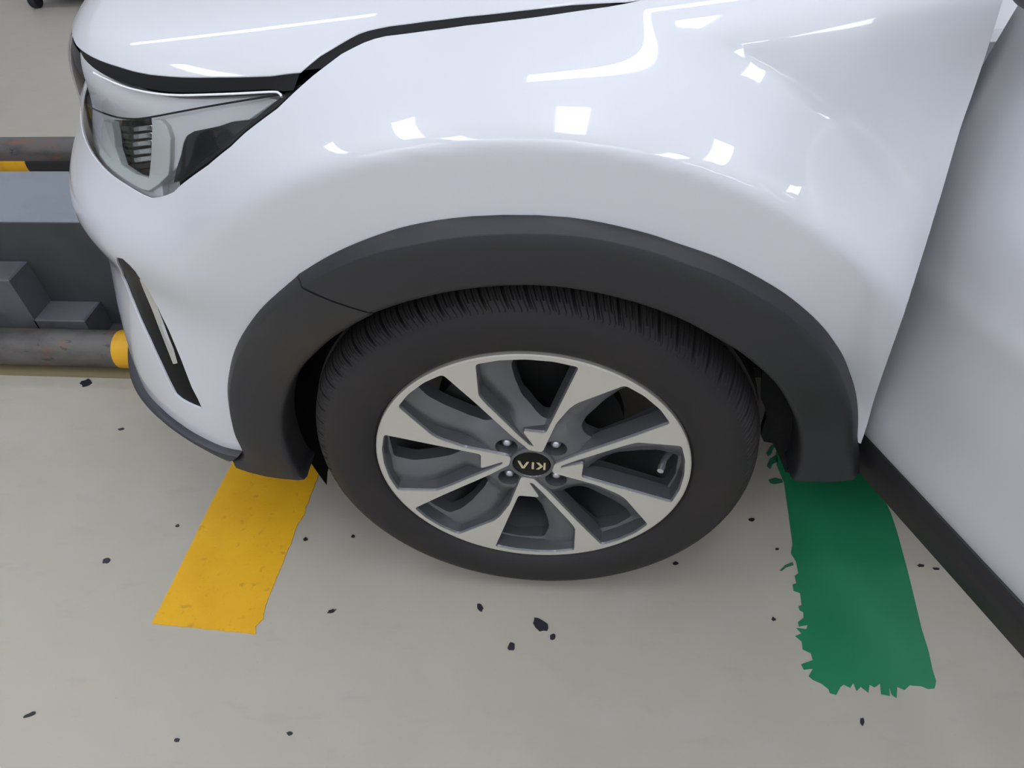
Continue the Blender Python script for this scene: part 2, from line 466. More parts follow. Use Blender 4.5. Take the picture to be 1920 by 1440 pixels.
GAP_FENDER = [(617, 119), (640, 102), (662, 90), (683, 80), (703, 73), (723, 68), (800, 58), (873, 48), (940, 40), (1007, 32), (1075, 22), (1140, 13), (1173, 7), (1200, 1)]
GAP_HOOD = [(563, 138), (580, 123), (600, 107), (620, 95), (640, 83), (657, 73), (673, 65), (690, 59), (707, 55), (733, 50), (800, 41), (873, 32), (975, 21), (1073, 10), (1173, 1)]
HOOD_FRONT = [(137, 70), (143, 84), (157, 96), (172, 105), (195, 115), (220, 123), (250, 132), (280, 138), (310, 141), (340, 143), (411, 143), (507, 141)]
FENDER_LAMP = [(587, 142), (560, 166), (520, 204), (459, 250), (433, 275), (390, 310), (340, 347), (327, 359)]
SEAM = [(327, 367), (345, 387), (363, 407), (381, 426), (400, 443), (432, 460), (467, 475), (520, 498), (558, 515)]
SHUT = [(1879, 0), (1863, 55), (1845, 112), (1822, 180), (1800, 243), (1773, 335), (1745, 430), (1718, 515), (1690, 602), (1665, 672), (1640, 745), (1626, 795), (1614, 832)]

def shrink(pts, c, k):      # move traced points towards c by k pixels
    out = []
    for p in pts:
        d = np.array(c, float) - np.array(p, float); d /= np.linalg.norm(d); out.append(tuple(np.array(p) + d * k))
    return out
ARC_C = (1000, 800)
gf = tvs(GAP_FENDER); sh = tvs(catmull(SHUT, 3)); sm = tvs(SEAM); ao = tvs(shrink(ARCH_OUT, ARC_C, 8)); fl = tvs(FENDER_LAMP)
top_t = sh[0][0]; top_v = sh[0][1]
# ---- front fender
out = list(gf) + [(0.22, gf[-1][1] + 0.10), (0.34, gf[-1][1] + 0.15), (top_t, max(top_v + 0.35, 8.2))] + sh + ao[10:][::-1] + sm[::-1] + fl[::-1]
patch('fender', out, M['paint'], car, flange=0.004)
# ---- hood
gh = tvs([(p[0] - 1, p[1] - (4 if p[1] > 6 else 0)) for p in GAP_HOOD]); hf = tvs(HOOD_FRONT)
v_edge = hf[0][1]
nose_edge = [(T_NOSE + 0.001, v_edge + 0.15), (-1.0, v_edge + 0.12), (-0.86, v_edge + 0.05)]
nose_edge = [q for q in nose_edge if q[0] < hf[0][0] - 0.03]
out = nose_edge + hf + gh + [(0.22, gh[-1][1] + 0.10), (0.34, gh[-1][1] + 0.12), (0.42, gh[-1][1] + 0.4), (0.46, 10), (0.44, 12), (T_NOSE + 0.001, 12)]
patch('hood', out, M['paint'], car, mirror=True, sp=0.012, flange=0.0014)
# ---- headlight outline
LAMP_LOW = [(325, 362), (312, 367), (299, 371), (284, 373), (268, 367), (250, 357), (234, 347), (214, 334), (196, 319), (181, 302), (168, 283), (158, 264)]
LAMP_TOP = [(148, 98), (155, 112), (172, 129), (196, 144), (220, 154), (244, 163), (280, 170), (316, 175), (365, 176), (411, 174), (460, 172), (507, 170), (527, 173)]
LAMP_SIDE = [(536, 181), (520, 197), (459, 243), (433, 268), (390, 303), (340, 340)]
ll = tvs(LAMP_LOW); lt = tvs(LAMP_TOP); ls = tvs(LAMP_SIDE)
t_in = min(ll[-1][0], lt[0][0]) - 0.26
lamp_out = ll + [(ll[-1][0] - 0.08, ll[-1][1] + 0.12), (t_in + 0.03, ll[-1][1] + 0.35), (t_in, (ll[-1][1] + lt[0][1]) / 2 + 0.2), (t_in + 0.02, lt[0][1] - 0.05), (lt[0][0] - 0.06, lt[0][1] + 0.03)] + lt + ls
# ---- bumper skin
LIP_TOP = [(455, 845), (436, 842), (417, 837), (392, 826), (367, 813), (338, 794), (310, 770), (292, 744), (279, 718)]
VENT = [(217, 482), (218, 493), (228, 520), (243, 556), (260, 597), (280, 640), (300, 683), (314, 713), (328, 740), (340, 750), (353, 757), (380, 768),
        (371, 748), (360, 727), (340, 675), (317, 620), (302, 590), (287, 560), (276, 541), (263, 523), (254, 509), (243, 497), (230, 485)]
lo = tvs(LIP_TOP[:6]); lo += [(lo[-1][0] - 0.05, lo[-1][1] + 0.04), (lo[-1][0] - 0.11, lo[-1][1] + 0.02)]; vent = tvs(VENT)
v_lip = lo[-1][1]
out = sm + ao[:10][::-1] + lo + [(lo[-1][0] - 0.1, v_lip - 0.05), (T_NOSE + 0.001, v_lip - 0.1), (T_NOSE + 0.001, v_edge - 0.25), (t_in - 0.06, v_edge - 0.2), (t_in - 0.02, (ll[-1][1] + lt[0][1]) / 2), (t_in + 0.01, ll[-1][1] + 0.3), (ll[-1][0] - 0.08, ll[-1][1] + 0.10)] + ll[::-1][1:]
out = [(a, b) for a, b in out]
bumper = patch('bumper', out, M['paint'], car, holes=[vent], mirror=True, flange=0.004)

# ---- inner shell behind the panel gaps (black), wheel opening left free
TT, VV = np.meshgrid(np.linspace(T_NOSE, 0.41, 150), np.linspace(0.35, 8.9, 100), indexing='ij')
P = skin(TT.ravel(), VV.ravel(), 0.028); nv = 100; F = []
lamp_poly = [(a, b) for a, b in lamp_out]
inlamp = inpoly(np.column_stack([TT.ravel(), VV.ravel()]), lamp_poly)
for i in range(149):
    for j in range(99):
        q = (i * nv + j, (i + 1) * nv + j, (i + 1) * nv + j + 1, i * nv + j + 1)
        c = P[list(q)].mean(0)
        if math.hypot(c[0], c[2] - 0.32) < 0.415 or (abs(c[0]) < 0.40 and c[2] < 0.33): continue
        if c[0] > 0 and c[2] < 0.30: continue
        if all(inlamp[k] for k in q): continue
        F.append(q)
mesh_obj('inner_shell', P, F, M['liner'], car)

# ---- black arch cladding in two pieces
def resample(P, n):
    P = np.array(P, float); s = np.concatenate([[0], np.cumsum(np.linalg.norm(np.diff(P, axis=0), axis=1))])
    u = np.linspace(0, s[-1], n); return np.column_stack([np.interp(u, s, P[:, k]) for k in range(P.shape[1])])
def cladding(name, outer, inner, n, proud=0.016, lip=0.035):
    """strip between two matched traced curves, rounded shoulder, rolled inner lip"""
    O = np.array([skin([a], [b])[0] for a, b in tvs(outer)]); I = np.array([skin([a], [b])[0] for a, b in tvs(inner)])
    ON = tvs(outer); IN = tvs(inner)
    O = resample(np.array(ON), n); I = resample(np.array(IN), n)
    prof = [(0.0, -0.006), (0.0, 0.002), (0.06, proud * 0.48), (0.115, proud * 0.92), (0.135, proud), (0.3, proud * 1.1), (0.5, proud * 1.15), (0.7, proud * 1.1), (0.9, proud),
            (0.97, proud * 0.85), (1.0, proud * 0.4), (1.004, -0.006)]
    V = []
    for i in range(n):
        for s, h in prof:
            q = O[i] * (1 - s) + I[i] * s
            V.append(skin([q[0]], [q[1]], -h)[0])
        a = np.array(V[-1]); pv = np.array(V[-2])
        V.append(a + np.array([0, lip, 0]) + np.array([-a[0], 0, 0.32 - a[2]]) * 0.0)
    k = len(prof) + 1; F = []
    for i in range(n - 1):
        for j in range(k - 1):
            F.append((i * k + j, (i + 1) * k + j, (i + 1) * k + j + 1, i * k + j + 1))
    F.append(tuple(range(k))[::-1]); F.append(tuple((n - 1) * k + j for j in range(k)))
    V = np.array(V)
    f0 = F[len(prof) * 3 + 5]
    nn = np.cross(V[f0[1]] - V[f0[0]], V[f0[2]] - V[f0[0]])
    if nn[1] > 0: F = [f[::-1] for f in F]
    o = mesh_obj(name, V, F, M['plastic'], car)
    shade_auto(o, 50)
    return o
# rear piece: from the seam back to the door sill (its lower end is closed by the sill foot)
iS_o, iS_i = 10, 14
rear_out = catmull(ARCH_OUT[iS_o:] + [(1611, 850), (1611, 884)], 3)
rear_in = catmull(ARCH_IN[iS_i:] + [(1480, 886)], 3)
cladding('arch_cladding', rear_out, rear_in, 150)
front_out = catmull([(434, 857), (452, 849)] + ARCH_OUT[:iS_o] + [(558, 517)], 3)
front_in = catmull([(578, 886)] + ARCH_IN[1:iS_i] + [(713, 575)], 3)
cladding('arch_cladding', front_out, front_in, 90)

# ---- lower lip of the bumper
LIP_LOW = [(434, 858), (408, 845), (383, 831), (358, 815), (333, 797), (316, 783), (300, 767), (286, 747), (276, 730)]
lb = tvs(LIP_LOW[:5]); lb += [(lb[-1][0] - 0.05, lb[-1][1] + 0.04), (lb[-1][0] - 0.11, lb[-1][1] + 0.02)]
LT = [lo[0]] + lo[1:] + [(lo[-1][0] - 0.1, v_lip - 0.05), (T_NOSE, v_lip - 0.1)]
LB = lb + [(lb[-1][0] - 0.1, lb[-1][1] - 0.05), (T_NOSE, lb[-1][1] - 0.1)]
n = 60; O = resample(LT, n); I = resample(LB, n); V = []; F = []
prof = [(0.0, -0.004), (0.0, 0.004), (0.15, 0.011), (0.5, 0.013), (0.9, 0.010), (1.0, 0.002), (1.0, -0.03)]
for i in range(n):
    for s, h in prof:
        q = O[i] * (1 - s) + I[i] * s; V.append(skin([q[0]], [q[1]], -h)[0])
k = len(prof)
F = [(i * k + j, (i + 1) * k + j, (i + 1) * k + j + 1, i * k + j + 1) for i in range(n - 1) for j in range(k - 1)]
nn = len(V); V = V + [(p[0], 1.76 - p[1], p[2]) for p in V]; F = F + [tuple(a + nn for a in f[::-1]) for f in F]
shade_auto(mesh_obj('lower_lip', V, F, mat('lip_grey_plastic', (0.035, 0.036, 0.045), 0.42), bumper), 50)

# ---- vertical vent in the bumper corner: gloss black pocket with a blade
patch('vent_pocket', [(a, b) for a, b in vent], mat('vent_black', (0.004, 0.004, 0.005), 0.3, spec=0.08), bumper, depth=0.0042, flange=0, sp=0.012)
BL = [(263, 523), (270, 540), (287, 580), (303, 622), (316, 655), (326, 682)]
V = []; F = []
bl = tvs(BL)
for i, (a, b) in enumerate(bl):
    wd = 0.0045 if 0 < i < len(bl) - 1 else 0.002
    for dt, dp in ((-wd, 0.0045), (-wd * 0.3, -0.001), (wd * 0.8, 0.001), (wd * 1.4, 0.0045)):
        V.append(skin([a + dt], [b], dp)[0])
for i in range(len(bl) - 1):
    for j in range(3): F.append((i * 4 + j, i * 4 + j + 1, (i + 1) * 4 + j + 1, (i + 1) * 4 + j))
shade_auto(mesh_obj('vent_blade', V, F, M['chrome'], bumper), 30)

def strip(name, A, B, depth, m, parent, n=60):
    A = resample(tvs(A), n); B = resample(tvs(B), n); k = 4; V = []
    for i in range(n):
        for j in range(k): q = A[i] + (B[i] - A[i]) * j / (k - 1); V.append(skin([q[0]], [q[1]], depth)[0])
    F = [(i * k + j, (i + 1) * k + j, (i + 1) * k + j + 1, i * k + j + 1) for i in range(n - 1) for j in range(k - 1)]
    return mesh_obj(name, V, F, m, parent)
strip('hood_seal', [(p[0], p[1] - 7) for p in GAP_HOOD if p[1] > 1], [(p[0] + 3, p[1] + 6) for p in GAP_FENDER], 0.0015, M['seal'], car)
strip('lamp_seal', [(544, 158), (536, 166), (500, 196), (459, 231), (390, 291), (330, 338)], [(592, 148), (565, 172), (520, 212), (459, 257), (390, 316), (333, 357)], 0.0045, M['seal'], car)
strip('lamp_top_seal', [(p[0], p[1] - 4) for p in HOOD_FRONT[1:]] + [(560, 136)], [(p[0], p[1] - 3) for p in LAMP_TOP] + [(548, 168)], 0.0018, M['seal'], car)
# ---- headlight
CHAMBER = [(213, 224), (248, 224), (284, 220), (286, 240), (283, 300), (279, 334), (262, 330), (244, 321), (224, 305), (213, 270), (209, 240)]
lens = patch('headlight', lamp_out, M['lens'], car, flange=0.0, depth=0.0015, sp=0.012)
tag(lens, 'clear headlight with pale bezel and smoked corner marker')
def shrink_tv(poly, k):
    P = np.array(poly); c = P.mean(0); return [tuple(p + (c - p) * k) for p in P]
patch('lamp_housing', lamp_out, mat('pale_lamp_housing', (0.5, 0.5, 0.52), 0.4), lens, depth=0.025, flange=0, sp=0.014, holes=[tvs(CHAMBER, 0.025)])
def lamp_patch(name, pxs, m, depth, flange=0.008, holes=(), sp=0.007, extra=None):
    pts = tvs(pxs, depth)
    if extra: pts = extra(pts)
    return patch(name, pts, m, lens, depth=depth, flange=flange, holes=[tvs(h, depth) for h in holes], sp=sp)
BEZEL = [(160, 120), (176, 137), (198, 150), (244, 169), (316, 181), (411, 180), (507, 176), (523, 180), (510, 192), (464, 224), (411, 236), (363, 246),
         (347, 256), (341, 271), (338, 290), (331, 312), (316, 330), (290, 352), (275, 358), (260, 352), (234, 337), (200, 313), (183, 290), (160, 245), (145, 205), (138, 165), (146, 130)]
BZ_R = [(512, 190), (464, 224), (411, 236), (363, 246), (347, 256), (341, 271), (338, 290), (331, 312), (316, 330), (302, 345)]
bz = [(a, b - 0.10) for a, b in ll[3:]] + [(ll[-1][0] - 0.08, ll[-1][1]), (t_in + 0.05, ll[-1][1] + 0.3), (t_in + 0.03, (ll[-1][1] + lt[0][1]) / 2 + 0.2), (t_in + 0.04, lt[0][1] - 0.15), (lt[0][0] - 0.06, lt[0][1] - 0.08)]
bz += [(a, b - 0.07) for a, b in lt[:-1]] + tvs(BZ_R, 0.016)
patch('bezel', bz, M['bezel'], lens, depth=0.016, flange=0.012, holes=[tvs(CHAMBER, 0.016)], sp=0.009)
MARK = [(466, 225), (411, 238), (363, 248), (351, 255), (345, 268), (340, 290), (331, 318), (326, 342), (352, 322), (405, 281), (458, 246), (492, 218)]
lamp_patch('side_marker', MARK, M['tinted'], 0.011, 0.012)
DRL_O = [(300, 226), (311, 237), (318, 259), (317, 300), (314, 327), (296, 345), (277, 357), (265, 354), (234, 335), (200, 309), (186, 288), (189, 242), (194, 227),
         (208, 232), (214, 276), (225, 308), (253, 327), (279, 335), (283, 300), (288, 240), (289, 226)]
lamp_patch('light_guide', DRL_O, M['drl'], 0.009, 0.010)
# reflector chamber: bright bowl with stepped fins
lamp_patch('reflector', CHAMBER, M['chrome'], 0.045, 0.0)
for i, yy in enumerate((236, 250, 264, 279, 293, 306, 317)):
    x0 = 212 + max(0, (yy - 270)) * 0.45; x1 = 283
    q = [(x0, yy), ((x0 + x1) / 2, yy + 4), (x1, yy), (x1, yy + 7), ((x0 + x1) / 2, yy + 11), (x0 + 2, yy + 6)]
    lamp_patch('reflector_fin', q, M['chrome'] if i < 5 else M['dark'], 0.028 - 0.001 * i, 0.010, sp=0.02)
CRE = catmull([(527, 177), (411, 196), (340, 209), (292, 218), (256, 223), (220, 220), (184, 208), (160, 195), (145, 180)], 4)
mb = MB(); mb.tube([skin([a], [b], 0.006)[0] for a, b in tvs(CRE, 0.006)], 0.0011, 6); mb.build('lens_crease', M['seal'], lens, True)
TE = catmull([(176, 136), (196, 147), (244, 166), (316, 178), (411, 177), (507, 173), (524, 176), (528, 182)], 4)
mb = MB(); mb.tube([skin([a], [b], 0.002)[0] for a, b in tvs(TE, 0.002)], 0.0014, 6); mb.build('lens_rim', M['bezel'], lens, True)

# ---- wheel-arch liner, underbody
V = []; F = []; n = 70
rows = [(0.02, 0.392), (0.05, 0.40), (0.12, 0.405), (0.26, 0.405), (0.30, 0.38), (0.30, 0.16)]
a0, a1 = math.radians(-10), math.radians(203)
for i in range(n + 1):
    a = a0 + (a1 - a0) * i / n
    wrap = max(0.0, -math.cos(a) - 0.6) * 0.16 + max(0.0, math.cos(a) - 0.75) * 0.22
    for y, r in rows: V.append((r * math.cos(a), y + (wrap if y < 0.2 else 0), 0.32 + r * math.sin(a)))
k = len(rows)
F = [(i * k + j, i * k + j + 1, (i + 1) * k + j + 1, (i + 1) * k + j) for i in range(n) for j in range(k - 1)]
mesh_obj('wheel_arch_liner', V, F, M['liner'], car)
mb = MB(); mb.box(-0.62, 2.6, 0.31, 1.45, 0.22, 0.62); mb.box(-0.40, 2.6, 0.45, 1.30, 0.55, 0.80)
mb.box(0.56, 2.6, 0.16, 1.62, 0.20, 0.30)
mb.build('underbody', M['liner'], car)

SG = [(1430, 688), (1426, 745), (1434, 765), (1437, 782), (1426, 815), (1432, 828), (1449, 831), (1460, 852), (1470, 874), (1500, 870), (1506, 830), (1500, 780), (1478, 730), (1452, 700)]
q = [at(p, 1, 0.105) for p in SG]
V2, F2 = cdt([[(p[0], p[2]) for p in q]]); L = len(V2)
V = [(p[0], 0.105 - max(0, p[0] - 0.37) * 0.5, p[1]) for p in V2] + [(p[0] + 0.003, 0.125, p[1]) for p in V2]
F = [tuple(int(i) for i in f) for f in F2] + [tuple(int(i) + L for i in f[::-1]) for f in F2] + [(y, x, x + L, y + L) for x, y in boundary_edges(F2)]
mesh_obj('splash_guard', V, F, M['liner'], car, False)
# ---- wheel
WC = np.array([0, 0, 0.32])
RL = 0.2275
def yf(r): return 0.011 * (1 - min(r, RL) / RL)
def pol(r, a): a = math.radians(a); return (r / 1000 * math.cos(a), r / 1000 * math.sin(a))
def fillet(poly, rad, n=4, skip=()):
    out = []; L = len(poly)
    for i in range(L):
        p0, p1, p2 = (np.array(poly[(i + k) % L], float) for k in (-1, 0, 1))
        a, b = p0 - p1, p2 - p1; la, lb_ = np.linalg.norm(a), np.linalg.norm(b)
        c = min(rad, 0.4 * la, 0.4 * lb_)
        s, e = p1 + a / la * c, p1 + b / lb_ * c
        for k in range(n + 1):
            u = k / n; out.append(tuple((1 - u) ** 2 * s + 2 * u * (1 - u) * p1 + u * u * e))
    return out
WIN_A = [(217.5, 72.3), (218.5, 81), (218.5, 90), (218.5, 99), (217.5, 107.2), (162, 113.9), (142, 113.4), (100, 109.8), (66, 103.5), (43.5, 91.5), (42, 83), (76, 97.5), (76, 73)]
WIN_B = [(33.5, 61), (103, 69), (139, 67), (153, 65.3), (217, 55), (219, 47), (219.3, 38), (217.5, 30), (153, 28), (100, 25.3), (67, 21.3), (42, 11), (33.5, 5)]
HOLE_A = [(211, 70.8), (213, 82), (211, 93.5), (184, 97), (160, 97), (125, 95), (96, 86), (86, 78), (88, 70.5)]
HOLE_B = [(209, 47.5), (187, 49.8), (158, 50), (115, 47.5), (97, 43), (92, 33), (104, 20), (153, 25), (207, 29), (212, 38)]
def rot4(poly, k): return [pol(r, a + 90 * k) for r, a in poly]
winA = [fillet(rot4(WIN_A, k), 0.005) for k in range(4)]
star = []
for k in range(4): star += rot4(WIN_B, k)
star_loop = []
S_ = []
for k in range(4):
    w_ = rot4(WIN_B, k)[::-1]      # counter-clockwise order: from side 1 to side 2
    S_ += w_
star_loop = fillet(S_, 0.006)
holeA = [fillet(rot4(HOLE_A, k), 0.006) for k in range(4)]
holeB = [fillet(rot4(HOLE_B, k), 0.006) for k in range(4)]
circ = lambda r, n, ph=0: [(r * math.cos(2 * math.pi * (i + ph) / n), r * math.sin(2 * math.pi * (i + ph) / n)) for i in range(n)]
def place2d(V2, yfun): return [(p[0], yfun(math.hypot(p[0], p[1])), 0.32 + p[1]) for p in V2]
def offset_in(lp, k):
    P = np.array(lp, float); a = np.roll(P, 1, 0) - P; b = np.roll(P, -1, 0) - P
    tn = b / np.linalg.norm(b, axis=1)[:, None] - a / np.linalg.norm(a, axis=1)[:, None]
    tn /= np.maximum(np.linalg.norm(tn, axis=1), 1e-9)[:, None]
    x, y = P[:, 0], P[:, 1]; ar = np.sum(x * np.roll(y, -1) - y * np.roll(x, -1))
    nrm = np.column_stack([-tn[:, 1], tn[:, 0]]) * (1 if ar > 0 else -1)
    return P + nrm * k
def skirt(loops, y0, y1, draft=0.0):
    V = []; F = []
    for lp in loops:
        n0 = len(V); L = len(lp)
        lp2 = offset_in(lp, draft)
        for p, p2 in zip(lp, lp2):
            r = math.hypot(*p); V.append((p[0], y0(r), 0.32 + p[1])); V.append((p2[0], y1(r), 0.32 + p2[1]))
        for i in range(L):
            j = (i + 1) % L; F.append((n0 + 2 * i, n0 + 2 * j, n0 + 2 * j + 1, n0 + 2 * i + 1))
    return V, F
def dens(lp, s=0.006): return [tuple(p) for p in densify(lp, s)]
# machined silver face
face_loops = [circ(0.2245, 180), dens(star_loop)] + [dens(w_) for w_ in winA]
V2, F2 = cdt(face_loops)
V = place2d(V2, yf); F = [tuple(int(i) for i in f) for f in F2]
n0 = len(V); c0 = circ(0.2245, 180); c1 = circ(0.2268, 180); c2 = circ(0.2278, 180)   # rolled outer lip
for cc, yy in ((c0, yf(0.2245)), (c1, 0.0012), (c2, 0.006), (c2, 0.012)):
    V += [(p[0], yy, 0.32 + p[1]) for p in cc]
for rr in range(3):
    for i in range(180):
        j = (i + 1) % 180; F.append((n0 + rr * 180 + i, n0 + rr * 180 + j, n0 + (rr + 1) * 180 + j, n0 + (rr + 1) * 180 + i))
# small edge thickness of the machined face
sv, sf = skirt([dens(star_loop)] + [dens(w_) for w_ in winA], yf, lambda r: yf(r) + 0.0015)
nb = len(V); V += sv; F += [tuple(i + nb for i in f) for f in sf]
POCK = lambda r: yf(r) + 0.0045 + 0.0125 * float(sstep((r - 0.062) / 0.050))
rv, rf = [], []
# painted spoke body: pocket floors with through holes
nuts_xy = [pol(50, 45 + 90 * k) for k in range(4)]
nutL = [[(c[0] + 0.0162 * math.cos(2 * math.pi * i / 28), c[1] + 0.0162 * math.sin(2 * math.pi * i / 28)) for i in range(28)] for c in nuts_xy]
gx = np.arange(-0.22, 0.22, 0.009)
G = np.array([(a, b) for a in gx for b in gx if 0.04 < math.hypot(a, b) < 0.213])
for lp in holeA + holeB + nutL: G = G[~inpoly(G, np.array(lp))]
bl_ = np.concatenate([np.array(dens(lp, 0.003)) for lp in holeA + holeB + nutL])
G = G[[np.min((bl_[:, 0] - g[0]) ** 2 + (bl_[:, 1] - g[1]) ** 2) > 0.004 ** 2 for g in G]]
V2, F2 = cdt([circ(0.2200, 160)] + [dens(h) for h in holeA + holeB] + nutL, G)
allh = np.concatenate([np.array(dens(h, 0.003)) for h in holeA + holeB])
def pocket_y(p):
    r = math.hypot(*p); y = POCK(r)
    dmin = math.sqrt(np.min((allh[:, 0] - p[0]) ** 2 + (allh[:, 1] - p[1]) ** 2))
    y += 0.010 * max(0, 1 - dmin / 0.022) if r > 0.07 else 0
    return y
rv = [(p[0], pocket_y(p), 0.32 + p[1]) for p in V2]; rf = [tuple(int(i) for i in f) for f in F2]
def addskirt(lps, y0, y1, dr=0.0):
    global rv, rf
    sv, sf = skirt(lps, y0, y1, dr); nb = len(rv); rv += sv; rf += [tuple(i + nb for i in f) for f in sf]
addskirt([dens(star_loop)] + [dens(w_) for w_ in winA], lambda r: yf(r) + 0.0015, lambda r: yf(r) + 0.004, 0.0018)
addskirt([offset_in(dens(star_loop), 0.0018)] + [offset_in(dens(w_), 0.0018) for w_ in winA], lambda r: yf(r) + 0.004, lambda r: POCK(r) + 0.012, 0.0015)
addskirt([dens(h) for h in holeA + holeB], lambda r: POCK(r) + 0.009, lambda r: POCK(r) + 0.030)
addskirt(nutL, lambda r: POCK(r) - 0.001, lambda r: POCK(r) + 0.030)
rim = mesh_obj('alloy_wheel', rv, rf, M['gun'], car)
shade_auto(rim, 40)
shade_auto(mesh_obj('machined_face', V, F, M['machined'], rim), 40)
def lathe(name, prof, material, parent, n=128, cx=0.0, cz=0.32, smooth=True):
    V = []; F = []; k = len(prof)
    for i in range(n):
        a = 2 * math.pi * i / n
        V += [(cx + r * math.cos(a), y, cz + r * math.sin(a)) for r, y in prof]
    for i in range(n):
        j = (i + 1) % n
        F += [(i * k + q, j * k + q, j * k + q + 1, i * k + q + 1) for q in range(k - 1)]
    o = mesh_obj(name, V, F, material, parent, smooth); shade_auto(o, 40); return o
lathe('rim_barrel', [(0.2200, 0.004), (0.2185, 0.030), (0.205, 0.060), (0.198, 0.10), (0.200, 0.17), (0.218, 0.19)], mat('barrel_grey', (0.10, 0.10, 0.108), 0.45, 0.5), rim)
lathe('brake_disc', [(0.0, 0.075), (0.07, 0.075), (0.072, 0.09), (0.135, 0.09), (0.136, 0.112), (0.07, 0.112)], M['dark'], rim, 96)
mb = MB()
for i in range(9):
    a0_, a1_ = math.radians(100 + i * 8), math.radians(108 + i * 8)
    c, s, c2_, s2 = math.cos(a0_), math.sin(a0_), math.cos(a1_), math.sin(a1_)
    mb.add([(0.10 * c, 0.07, 0.32 + 0.10 * s), (0.155 * c, 0.07, 0.32 + 0.155 * s), (0.155 * c2_, 0.07, 0.32 + 0.155 * s2), (0.10 * c2_, 0.07, 0.32 + 0.10 * s2),
            (0.10 * c, 0.13, 0.32 + 0.10 * s), (0.155 * c, 0.13, 0.32 + 0.155 * s), (0.155 * c2_, 0.13, 0.32 + 0.155 * s2), (0.10 * c2_, 0.13, 0.32 + 0.10 * s2)],
           [(0, 1, 2, 3), (1, 5, 6, 2), (0, 4, 5, 1), (3, 2, 6, 7), (0, 3, 7, 4)])
mb.build('brake_caliper', mat('caliper_grey', (0.10, 0.10, 0.10), 0.5, 0.5), rim, False)
# hub: ring and black cap
lathe('hub_ring', [(0.0275, 0.0115), (0.0285, 0.0095), (0.0325, 0.0098), (0.0338, 0.0125), (0.034, 0.030)], M['gun'], rim, 64)
cap = lathe('centre_cap', [(0.0, 0.0085), (0.012, 0.0088), (0.022, 0.0096), (0.0262, 0.0108), (0.0276, 0.0130)], mat('cap_black', (0.006, 0.006, 0.006), 0.3, spec=0.2), rim, 64)
# cap lettering (upside down as the wheel stands)
def letter(name, polys, ox):
    V = []; F = []
    a = math.radians(180 - 3.5); ca, sa = math.cos(a), math.sin(a)
    for poly in polys:
        V2, F2 = cdt([poly]); n0 = len(V)
        for yy in (0.0078, 0.0100):
            for p in V2:
                X, Z = (p[0] + ox) * 0.0150, (p[1] - 0.5) * 0.0150
                V.append((X * ca - Z * sa, yy, 0.32 + X * sa + Z * ca))
        L = len(V2); F += [tuple(int(i) + n0 for i in f) for f in F2]
        for x, y in boundary_edges(F2): F.append((n0 + x, n0 + y, n0 + y + L, n0 + x + L))
    return mesh_obj(name, V, F, M['letter'], rim, False)
letter('cap_letter', [[(0, 0), (0.2, 0), (0.2, 1), (0, 1)], [(0.24, 0.5), (0.62, 0), (0.9, 0), (0.5, 0.5), (0.9, 1), (0.62, 1)]], -1.36)
letter('cap_letter', [[(0, 0), (0.22, 0), (0.22, 1), (0, 1)]], -0.24)
letter('cap_letter', [[(0, 0), (0.23, 0), (0.55, 0.72), (0.87, 0), (1.10, 0), (0.68, 1), (0.42, 1)]], 0.26)
# lug nuts
nut_mesh = None
for k, (nx, nz) in enumerate(nuts_xy):
    prof = [(0.0, 0.0165), (0.0035, 0.0170), (0.0062, 0.019), (0.0074, 0.022), (0.0076, 0.045)]
    if nut_mesh is None:
        o = lathe('lug_nut', prof, M['nut'], rim, 24, 0, 0); nut_mesh = o
        o.location = (nx, 0, 0.32 + nz)
    else:
        o = nut_mesh.copy(); COL.objects.link(o); o.parent = rim; o.location = (nx, 0, 0.32 + nz)
mb = MB(); va = math.radians(0.5)
vx, vz = 0.192 * math.cos(va), 0.192 * math.sin(va)
mb.tube([(vx + 0.010, 0.045, 0.32 + vz), (vx, 0.028, 0.32 + vz), (vx - 0.004, 0.016, 0.32 + vz)], [0.0055, 0.0045, 0.0045], 12)
mb.tube([(vx - 0.004, 0.016, 0.32 + vz), (vx - 0.007, 0.006, 0.32 + vz)], [0.0052, 0.0048], 10)
mb.build('valve_stem', M['nut'], rim, False)
